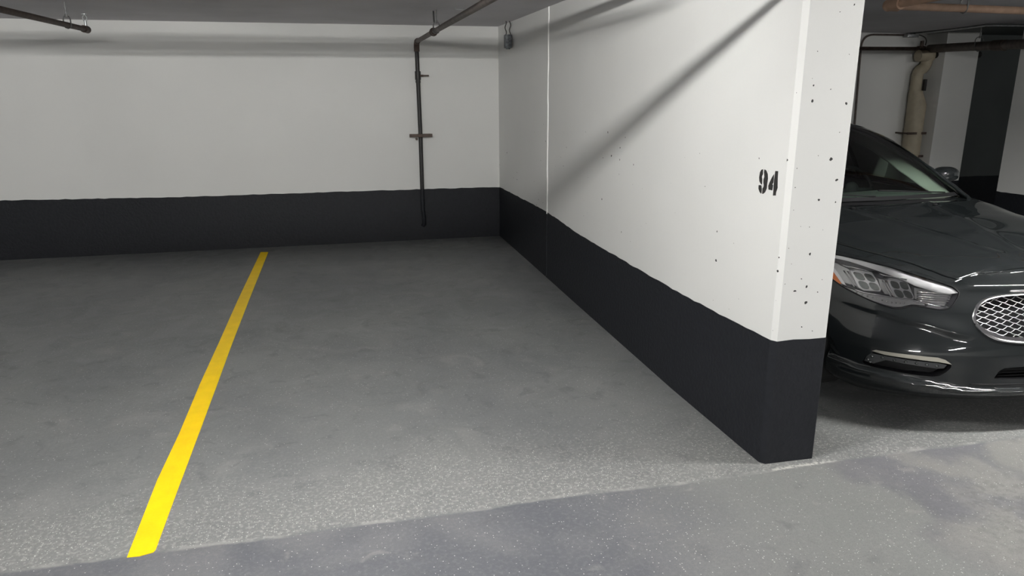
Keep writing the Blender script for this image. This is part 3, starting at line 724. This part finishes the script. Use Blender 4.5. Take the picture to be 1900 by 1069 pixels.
# black printed border of the windshield along its foot
grid_part('windshield_border', lambda u, v: ws_pt((2 * u - 1) * .965, .0 + v * .035, .002), 40, 3, M_trimb, car)
for sg in (-1, 1):
    def pill(bm):
        ys = [1.462 + (4.5 - 1.462) * t for t in [i / 60 for i in range(61)]]
        rings = []
        for y in ys:
            p = rail(y); q = rail(y + .01); t = (q - p).normalized(); o = Vector((.75, -.25, .6)); o = (o - t * o.dot(t)).normalized(); s_ = t.cross(o)
            wd = .034
            ring = []
            for k in range(10):
                an = k * 2 * math.pi / 10; c = p - o * .016 + o * math.cos(an) * .016 + s_ * math.sin(an) * wd
                ring.append(bm.verts.new((sg * c.x, c.y, c.z)))
            rings.append(ring)
        for i in range(len(rings) - 1):
            for k in range(10):
                j = (k + 1) % 10; bm.faces.new((rings[i][k], rings[i][j], rings[i + 1][j], rings[i + 1][k]))
        bm.faces.new(rings[0]); bm.faces.new(rings[-1])
        bmesh.ops.recalc_face_normals(bm, faces=bm.faces[:])
    bm = B(); pill(bm); auto(obj('roof_pillar', bm, M_paint, car), 60)
    def trim_pt(u, v, sg=sg):
        y = 1.50 + u * .95; p = rail(y); w = .02 + .13 * v * math.sin(math.pi * min(.25 + u, .62)) 
        q = p + Vector((-.012 - w * .85, .055 + w * .25, -.02 - w * .20)); return Vector((sg * q.x, q.y, q.z))
    grid_part('pillar_trim', trim_pt, 30, 8, M_liner, car, flip=(sg < 0), thick=.008)
    def side_pt(u, v, sg=sg):
        y = 1.60 + u * 2.85; top = rail(y); yb = 1.50 + u * 2.85; xr, zr = ring_at(yb)
        b = Vector((xr * .90, yb, ztop(xr * .90, yb) - .003)); top = top + Vector((.012, 0, -.012))
        p = b.lerp(top, v) + Vector((.02, 0, .01)) * 4 * v * (1 - v); return Vector((sg * p.x, p.y, p.z))
    grid_part('side_window', side_pt, 40, 10, M_glassd, car, flip=(sg < 0))
    for yy in (2.62, 3.60):
        bm = B(); uu = (yy - 1.55) / 2.85
        q = [side_pt(uu, k / 8) + Vector((sg * .004, 0, .002)) for k in range(9)]; tube(bm, q, .022, 8); obj('door_pillar', bm, M_gloss, car, smooth=True)
def roof_pt(u, v):
    s = 2 * u - 1; y = 2.06 + .17 * s * s + v * (3.72 - 2.06 - .17 * s * s); r = rail(max(y, 2.2)); zc = interp(y, [(2.06, 1.412), (2.3, 1.448), (2.7, 1.476), (3.1, 1.482), (3.72, 1.42)])
    x = s * (r.x - .01); return Vector((x, y, zc - (zc - r.z - .004) * abs(s) ** 2.3))
grid_part('roof', roof_pt, 30, 30, M_paint, car, thick=.01)
grid_part('rear_window', lambda u, v: (lambda s: Vector((s * (.57 + .12 * v), 3.72 + .74 * v - .05 * s * s, 1.42 - .385 * v - (.055 * (1 - v)) * abs(s) ** 2.3 + .035 * 4 * v * (1 - v))))(2 * u - 1), 24, 16, M_glassd, car)

# --- helper: slab on the nose skin with a polygon outline in (x, z)
def slab(name, poly, d0, d1, material, parent, h=.012, side=-1, sm=0, fn=None, keep=.004):
    """front face at depth d0, back at d1 (metres into the skin)"""
    P = resample(smooth_poly(poly, sm) if sm else poly, h)
    xs = [p[0] for p in P]; zs = [p[1] for p in P]
    g = []; x = min(xs) + h / 2
    while x < max(xs):
        z = min(zs) + h / 2
        while z < max(zs): g.append((x, z)); z += h
        x += h
    V, F = cdt_mesh(P, [], g, keep)
    base = fn or spt
    vs = []; n = len(V)
    for d in (d0, d1):
        for v in V:
            p = base(v.x, v.y, d); vs.append((side * p.x, p.y, p.z))
    fs = []
    from collections import Counter
    ec = Counter()
    for f in F:
        f = list(f)
        for i in range(3): ec[frozenset((f[i], f[(i + 1) % 3]))] += 1
        fs.append(f); fs.append([i + n for i in f[::-1]])
    for f in F:
        for i in range(3):
            a, b = f[i], f[(i + 1) % 3]
            if ec[frozenset((a, b))] == 1: fs.append([a, a + n, b + n, b])
    bm = B(); bv = [bm.verts.new(v) for v in vs]
    for f in fs:
        try: bm.faces.new([bv[i] for i in f])
        except ValueError: pass
    bmesh.ops.recalc_face_normals(bm, faces=bm.faces[:])
    return auto(obj(name, bm, material, parent), 40)
def bowl(name, P, depth, material, parent, side=-1, h=.015, shrink=.93, fn=None):
    """recess: walls from the outline inwards and a floor"""
    base = fn or spt
    cx = sum(p[0] for p in P) / len(P); cz = sum(p[1] for p in P) / len(P)
    if min(p[0] for p in P) < 0: cx = 0
    Q = [(cx + (p[0] - cx) * shrink, cz + (p[1] - cz) * shrink) for p in P]
    g = []; x = min(p[0] for p in Q) + h / 2
    while x < max(p[0] for p in Q):
        z = min(p[1] for p in Q) + h / 2
        while z < max(p[1] for p in Q): g.append((x, z)); z += h
        x += h
    V, F = cdt_mesh(Q, [], g, .005)
    bm = B(); bv = []
    for v in V:
        p = base(v.x, v.y, depth); bv.append(bm.verts.new((side * p.x, p.y, p.z)))
    for f in F: bm.faces.new([bv[i] for i in f])
    n = len(P)
    def vv(p, d): q = base(p[0], p[1], d); return bm.verts.new((side * q.x, q.y, q.z))
    o_ = [vv(p, -.0005) for p in P]; i_ = [vv(p, depth) for p in Q]
    for i in range(n):
        j = (i + 1) % n; bm.faces.new((o_[i], o_[j], i_[j], i_[i]))
    bmesh.ops.remove_doubles(bm, verts=bm.verts[:], dist=1e-5)
    return auto(obj(name, bm, material, parent), 50)
def skin_tube(name, P, rad, material, parent, side=-1, d=0.0, closed=True, seg=8, flat=1.0):
    pts = [spt(x, z, d) for x, z in P]; pts = [Vector((side * p.x, p.y, p.z)) for p in pts]
    if closed: pts = pts + [pts[0], pts[1]]
    bm = B(); tube(bm, pts, rad, seg, cap=not closed)
    return obj(name, bm, material, parent, smooth=True)

# --- headlamps
LAB = {-1: 'lamp cluster beside the white wall end', 1: 'lamp cluster on the far side of the nose'}
def lamp_fn(x, z, d):   # box-like depth straight back instead of along the skin normal
    p = spt(x, z, 0); return Vector((p.x * (1 - d * .35), p.y + d * .95, p.z))
for side in (-1, 1):
    hl = bowl('headlight', LAMP_R, .065, M_housing, car, side, fn=lamp_fn, shrink=.97)
    skin_tube('lamp_seal', LAMP_R, .0035, M_gloss, hl, side, d=.001)
    # light guide along the top, narrowing then sweeping into the inner point
    gp = [(.462, .682), (.478, .700), (.556, .725), (.66, .760), (.759, .783), (.831, .793), (.864, .793), (.862, .782), (.80, .774), (.745, .757), (.667, .727), (.62, .700), (.585, .690), (.545, .678), (.50, .676)]
    slab('light_guide', gp, .004, .045, M_guide, hl, side=side, fn=lambda x, z, d: lamp_fn(x, z, d + .45 * max(0, z - interp(x, [(.46, .675), (.545, .676), (.585, .688), (.62, .698), (.667, .725), (.745, .755), (.80, .772), (.862, .781)]))))
    slab('marker_light', [(.862, .781), (.876, .785), (.889, .770), (.892, .722), (.879, .688), (.866, .664), (.858, .668), (.862, .70), (.864, .74)], .004, .03, M_amber, hl, side=side, fn=lamp_fn)
    slab('lamp_bezel', [(.851, .776), (.861, .776), (.8635, .74), (.8615, .70), (.857, .668), (.848, .662), (.851, .70), (.853, .74)], .005, .05, M_satin, hl, side=side, fn=lamp_fn)
    for (cx_, cz_, sc_) in ((.776, .698, 1.0), (.672, .680, 1.0)):
        # silver funnel left of each module
        f1 = [(cx_ + .078, cz_ + .050), (cx_ + .064, cz_ + .058), (cx_ + .040, cz_ + .040), (cx_ + .030, cz_ + .030), (cx_ + .036, cz_ - .034), (cx_ + .072, cz_ - .026)] if cx_ > .7 else \
             [(cx_ + .062, cz_ + .034), (cx_ + .034, cz_ + .026), (cx_ + .034, cz_ - .036), (cx_ + .066, cz_ - .030), (cx_ + .068, cz_ + .0)]
        slab('lamp_bezel', f1, .022, .062, M_bezel, hl, side=side, fn=lamp_fn)
        # bright hoop around the four-tile projector
        fr = [(cx_ - .033, cz_ + .037), (cx_ + .022, cz_ + .043), (cx_ + .036, cz_ + .030), (cx_ + .038, cz_ - .036), (cx_ + .026, cz_ - .045), (cx_ - .026, cz_ - .040), (cx_ - .034, cz_ - .030)]
        md_ = slab('projector', fr, .014, .060, M_satin, hl, side=side, fn=lamp_fn)
        for ix in (0, 1):
            for iz in (0, 1):
                x0 = cx_ - .028 + ix * .031; z0 = cz_ - .036 + iz * .036
                q = [(x0, z0), (x0 + .027, z0 - .001), (x0 + .027, z0 + .031), (x0, z0 + .030)]
                slab('projector_lens', q, .010, .018, M_led, hl, h=.009, side=side, sm=2, fn=lamp_fn, keep=.003)
        skin = [(cx_ + .064, cz_ + .062), (cx_ + .036, cz_ + .050), (cx_ + .014, cz_ + .049), (cx_ - .034, cz_ + .041)]
        bm = B(); pts = [lamp_fn(x, z, .010) for x, z in skin]; tube(bm, [(side * p.x, p.y, p.z) for p in pts], .0035, 8); obj('lamp_bezel', bm, M_chrome, hl, smooth=True)
        for xo in (.040, .050):
            bm = B(); pts = [lamp_fn(cx_ + xo + .004 * (1 - k / 5), cz_ + .028 - k * .011, .012) for k in range(7)]; tube(bm, [(side * p.x, p.y, p.z) for p in pts], .003, 8); obj('lamp_bezel', bm, M_chrome, hl, smooth=True)
    # inner turn lamp: fine horizontal ribs
    slab('turn_reflector', [(.618, .688), (.585, .685), (.54, .673), (.50, .672), (.474, .678), (.505, .640), (.530, .621), (.60, .622), (.635, .640)], .030, .055, M_bezel, hl, side=side, fn=lamp_fn)
    for k in range(5):
        z0 = .634 + k * .0095; xl, xr_ = .632 - k * .004, .512 - k * .007
        bm = B(); pts = [lamp_fn(xl + (xr_ - xl) * t / 10, z0 + .002 * (t / 10), .024) for t in range(11)]; tube(bm, [(side * p.x, p.y, p.z) for p in pts], .0032, 6); obj('turn_rib', bm, M_chrome, hl, smooth=True)
    slab('turn_reflector', [(.600, .623), (.530, .620), (.520, .618), (.560, .609), (.612, .614)], .008, .040, M_satin, hl, side=side, fn=lamp_fn)
    # lower strip with its bright rim and row of small cells
    lw = [(.856, .655), (.81, .640), (.724, .636), (.66, .634), (.612, .626), (.612, .617), (.66, .619), (.70, .604), (.728, .600), (.76, .607), (.806, .623)]
    slab('daylight_strip', lw, .012, .045, M_bezel, hl, side=side, fn=lamp_fn)
    bm = B(); pts = [lamp_fn(x, z, .008) for x, z in [(.858, .660), (.81, .645), (.724, .640), (.66, .637), (.612, .630), (.57, .622), (.535, .619)]]
    tube(bm, [(side * p.x, p.y, p.z) for p in pts], .0042, 8); obj('lamp_rim', bm, M_chrome, hl, smooth=True)
    bm = B()
    for k in range(11):
        x0 = .828 - k * .014; z0 = interp(x0, [(.66, .622), (.728, .617), (.806, .632), (.83, .640)])
        p = lamp_fn(x0, z0, .010); bmesh.ops.create_icosphere(bm, subdivisions=1, radius=.0055, matrix=Matrix.Translation((side * p.x, p.y, p.z)))
    obj('daylight_cells', bm, M_chrome, hl, smooth=True)
    slab('lamp_lens', LAMP_R, .0005, .0025, M_clear, hl, side=side, fn=lamp_fn, h=.015)
    hl['label'] = 'clear headlight with bright light guide and two square projectors'
    # fog lamp pocket
    fg = bowl('fog_light_pocket', FOG_R, .05, M_gloss, car, side, fn=lamp_fn, shrink=.96)
    slab('chrome_strip', [(.838, .384), (.826, .392), (.70, .391), (.605, .389), (.575, .380), (.549, .360), (.60, .368), (.70, .373), (.80, .376)], -.004, .02, M_sage, fg, side=side, fn=lamp_fn)
    fl_ = slab('fog_lens', [(.853, .322), (.848, .350), (.838, .368), (.80, .366), (.70, .360), (.60, .358), (.560, .352), (.572, .333), (.60, .330), (.70, .338), (.79, .345), (.812, .328), (.826, .316)], .012, .03, M_foglens, fg, side=side, fn=lamp_fn)
    for (x0, z0) in ((.832, .352), (.842, .332), (.80, .356), (.76, .352), (.72, .350), (.68, .349), (.64, .346), (.60, .343), (.835, .322)):
        p = lamp_fn(x0, z0, .010); bm = B(); bmesh.ops.create_icosphere(bm, subdivisions=2, radius=.008, matrix=Matrix.Translation((side * p.x, p.y + .003, p.z)))
        obj('fog_lamp_cell', bm, M_led, fg, smooth=True)

# --- grille
def g_fn(x, z, d):
    p = spt(x, z, 0); return Vector((p.x, p.y + d, p.z))
gr = bowl('grille', G_FULL, .06, M_gloss, car, 1, fn=g_fn, shrink=.98, h=.03)
gr['label'] = 'chrome rimmed oval grille with wavy silver mesh'
bm = B()
n = len(G_FULL); rings = []
for i, (x, z) in enumerate(G_FULL):
    a = G_FULL[i - 1]; b = G_FULL[(i + 1) % n]; t = Vector((b[0] - a[0], b[1] - a[1])).normalized(); nn = Vector((-t.y, t.x))
    w_in = .008 + .016 * sstep(.60, .48, z); w_out = .004
    cx_ = -nn if (nn.x * (0 - x) + nn.y * (.57 - z)) < 0 else nn
    prof = [(-w_out, 0.001), (-w_out * .3, -.007), (w_in * .5, -.008), (w_in, -.001), (w_in, .02)]
    rings.append([bm.verts.new(g_fn(x + cx_.x * q, z + cx_.y * q, d)) for q, d in prof])
for i in range(n):
    j = (i + 1) % n
    for k in range(4): bm.faces.new((rings[i][k], rings[j][k], rings[j][k + 1], rings[i][k + 1]))
bmesh.ops.recalc_face_normals(bm, faces=bm.faces[:])
auto(obj('grille_frame', bm, M_chrome, gr), 50)
bm = B(); Pp = .072; amp = .0067; rowh = .0132
for r_ in range(0, 19):
    zc_ = .450 + r_ * rowh; ph = 0 if r_ % 2 == 0 else math.pi
    run = []
    for k in range(0, 226):
        x = -.45 + k * .004
        s_ = math.asin(math.sin(2 * math.pi * x / Pp + ph) * .985) / 1.40; z = zc_ + amp * (s_ - .10 * math.cos(2 * (2 * math.pi * x / Pp + ph)))
        ok = inside((x, z), G_FULL)
        if ok: run.append(g_fn(x, z, .018 + .004 * s_))
        if (not ok or k == 225) and len(run) > 2:
            tube(bm, run, .0017, 6); run = []
        elif not ok: run = []
obj('grille_mesh', bm, M_net, gr, smooth=True)
# lower intake
lo_ = bowl('lower_intake', I_FULL, .06, M_gloss, car, 1, fn=g_fn, shrink=.97, h=.03)
bm = B()
for zz in (.300, .316, .332):
    tube(bm, [g_fn(x, zz, .02) for x in [-.32 + .04 * k for k in range(17)]], .003, 6)
obj('intake_bar', bm, M_trimb, lo_, smooth=True)
skin_tube('bumper_groove', [(x / 100, .262) for x in range(-46, 47, 4)], .003, M_gloss, car, 1, d=-.001, closed=False)
# --- underbody
bm = B(); box(bm, -.80, .80, .45, 4.7, .19, .42, .03); obj('underbody', bm, M_trimb, car)
# --- wheels
def wheel(x, y):
    sg = 1 if x > 0 else -1
    bm = B(); prof = [(.235, -.115), (.30, -.122), (.328, -.110), (.34, -.08), (.34, .08), (.328, .110), (.30, .122), (.235, .115)]; seg = 40; R_ = []
    for k in range(seg):
        an = 2 * math.pi * k / seg; R_.append([bm.verts.new((x + w, y + r * math.cos(an), .34 + r * math.sin(an))) for r, w in prof])
    for k in range(seg):
        j = (k + 1) % seg
        for i in range(len(prof) - 1): bm.faces.new((R_[k][i], R_[j][i], R_[j][i + 1], R_[k][i + 1]))
    bmesh.ops.recalc_face_normals(bm, faces=bm.faces[:])
    w_ = auto(obj('wheel', bm, M_rubber, car), 40)
    bm = B()
    for r0, xx in ((.236, .112), (.225, .10)): tube(bm, [(x + sg * xx, y + r0 * math.cos(2 * math.pi * k / 32), .34 + r0 * math.sin(2 * math.pi * k / 32)) for k in range(34)], .008, 8)
    tube(bm, [(x - sg * .10, y, .34), (x + sg * .10, y, .34)], .226, 32)
    obj('barrel', bm, M_trimb, w_, smooth=False)
    bm = B()
    for k in range(10):
        an = 2 * math.pi * k / 10; tube(bm, [(x + sg * .112, y + .045 * math.cos(an), .34 + .045 * math.sin(an)), (x + sg * .108, y + .228 * math.cos(an + .06), .34 + .228 * math.sin(an + .06))], [.020, .011], 8)
    tube(bm, [(x + sg * .10, y, .34), (x + sg * .125, y, .34)], .055, 20); auto(obj('rim', bm, M_satin, w_))
for x in (-.80, .80):
    for y in (.88, 3.925): wheel(x, y)
# --- mirrors
for sg in (-1, 1):
    bm = B(); q = bmesh.ops.create_uvsphere(bm, u_segments=24, v_segments=16, radius=1)
    for v in bm.verts:
        c = v.co; c.x = math.copysign(abs(c.x) ** .8, c.x) * .105; c.z = math.copysign(abs(c.z) ** .75, c.z) * .056; c.y = c.y * (.085 if c.y < 0 else .03)
        v.co = c + Vector((sg * .995, 1.93, 1.035))
    mr = obj('side_mirror', bm, M_paint, car, smooth=True)
    bm = B(); tube(bm, [(sg * .80, 1.93, .972), (sg * .87, 1.94, .985), (sg * .93, 1.94, 1.01)], [.030, .022, .028], 12); obj('mirror_arm', bm, M_trimb, mr, smooth=True)
    bm = B(); tube(bm, [(sg * (.92 + k * .018), 1.850 + .0006 * k * k, 1.015 + .0008 * k) for k in range(9)], .005, 8); obj('mirror_signal', bm, M_chrome, mr, smooth=True)
    bm = B(); box(bm, sg * .995 - .085, sg * .995 + .085, 1.945, 1.962, 1.0, 1.07, .006); obj('mirror_glass', bm, M_chrome, mr)
# --- wipers
for (x0, x1) in ((.60, .02), (-.02, -.62)):
    bm = B(); pts = []
    for k in range(13):
        x = x0 + (x1 - x0) * k / 12; p = ws_pt(x / .765, .028 + .05 * k / 12, .014); pts.append(p)
    tube(bm, pts, .005, 6); obj('wiper', bm, M_trimb, car, smooth=True)
for x in (-.30, .30):
    bm = B(); ball(bm, (x, 1.24, ztop(x, 1.24) + .008), .012, 1.4, 1, .6); obj('washer_jet', bm, M_trimb, car, smooth=True)
# --- interior
grid_part('dashboard', lambda u, v: (lambda x: Vector((x, 1.46 + v * .62, .925 - .01 * (x / .7) ** 2 + .028 * math.sin(math.pi * min(v * 1.3, 1)) * (1 + .5 * math.exp(-((x - .37) / .2) ** 2)) - (.16 * ((v - .8) / .2) if v > .8 else 0))))((2 * u - 1) * .74), 40, 24, M_dash, car, thick=.02)
bm = B(); box(bm, -.74, .74, 1.5, 4.3, .38, .44); obj('cabin_floor', bm, M_dash, car)
bm = B(); box(bm, -.70, .70, 1.75, 1.82, .44, .90, .01); obj('dashboard_front', bm, M_dash, car)
for sg in (-1, 1):
    bm = B(); box(bm, sg * .79 - .02, sg * .79 + .02, 1.6, 4.3, .44, .93, .01); obj('door_card', bm, M_dash, car)
def seat(x, y, wd=.52):
    bm = B(); box(bm, x - wd / 2, x + wd / 2, y, y + .52, .50, .66, .05); s_ = auto(obj('seat', bm, M_seat, car))
    bm = B(); q = B(); box(bm, x - wd / 2, x + wd / 2, -.07, .07, 0, .62, .05)
    bmesh.ops.rotate(bm, cent=(x, 0, 0), matrix=Matrix.Rotation(math.radians(-18), 3, 'X'), verts=bm.verts[:]); bmesh.ops.translate(bm, vec=(0, y + .55, .58), verts=bm.verts[:])
    auto(obj('seat_back', bm, M_seat, s_)); q.free()
    bm = B(); box(bm, x - .14, x + .14, y + .72, y + .82, 1.19, 1.36, .04)
    for k in (-.06, .06): tube(bm, [(x + k, y + .77, 1.20), (x + k, y + .75, 1.10)], .008, 8)
    auto(obj('headrest', bm, M_seat, s_))
seat(-.38, 2.35); seat(.38, 2.35); seat(-.33, 3.25, .60); seat(.33, 3.25, .60)
bm = B(); c0 = Vector((.37, 2.13, .91)); nx = Vector((1, 0, 0)); ny = Vector((0, .38, .925)).normalized()
tube(bm, [c0 + (nx * math.cos(k * math.pi / 18) + ny * math.sin(k * math.pi / 18)) * .185 for k in range(38)], .014, 10)
sw = obj('steering_wheel', bm, M_trimb, car, smooth=True)
bm = B()
for an in (0, math.pi, -math.pi / 2): tube(bm, [c0, c0 + (nx * math.cos(an) + ny * math.sin(an)) * .18], [.022, .014], 8)
ball(bm, c0 + Vector((0, .0, 0)), .065, 1, .5, 1); obj('steering_hub', bm, M_trimb, sw, smooth=True)
bm = B(); tube(bm, [c0 + (nx * math.cos(an) + ny * math.sin(an)) * .172 + Vector((0, -.012, 0)) for an in [1.55 + k * .11 for k in range(9)]], .005, 6); obj('wheel_arc', bm, M_chrome, sw, smooth=True)  # chrome arc on the upper part of the steering wheel rim
bm = B(); box(bm, -.13, .13, 1.98, 2.02, 1.27, 1.34, .012); tube(bm, [(0, 2.0, 1.33), (0, 2.02, 1.40)], .012, 8); obj('rear_view_mirror', bm, M_trimb, car)

random.seed(3)
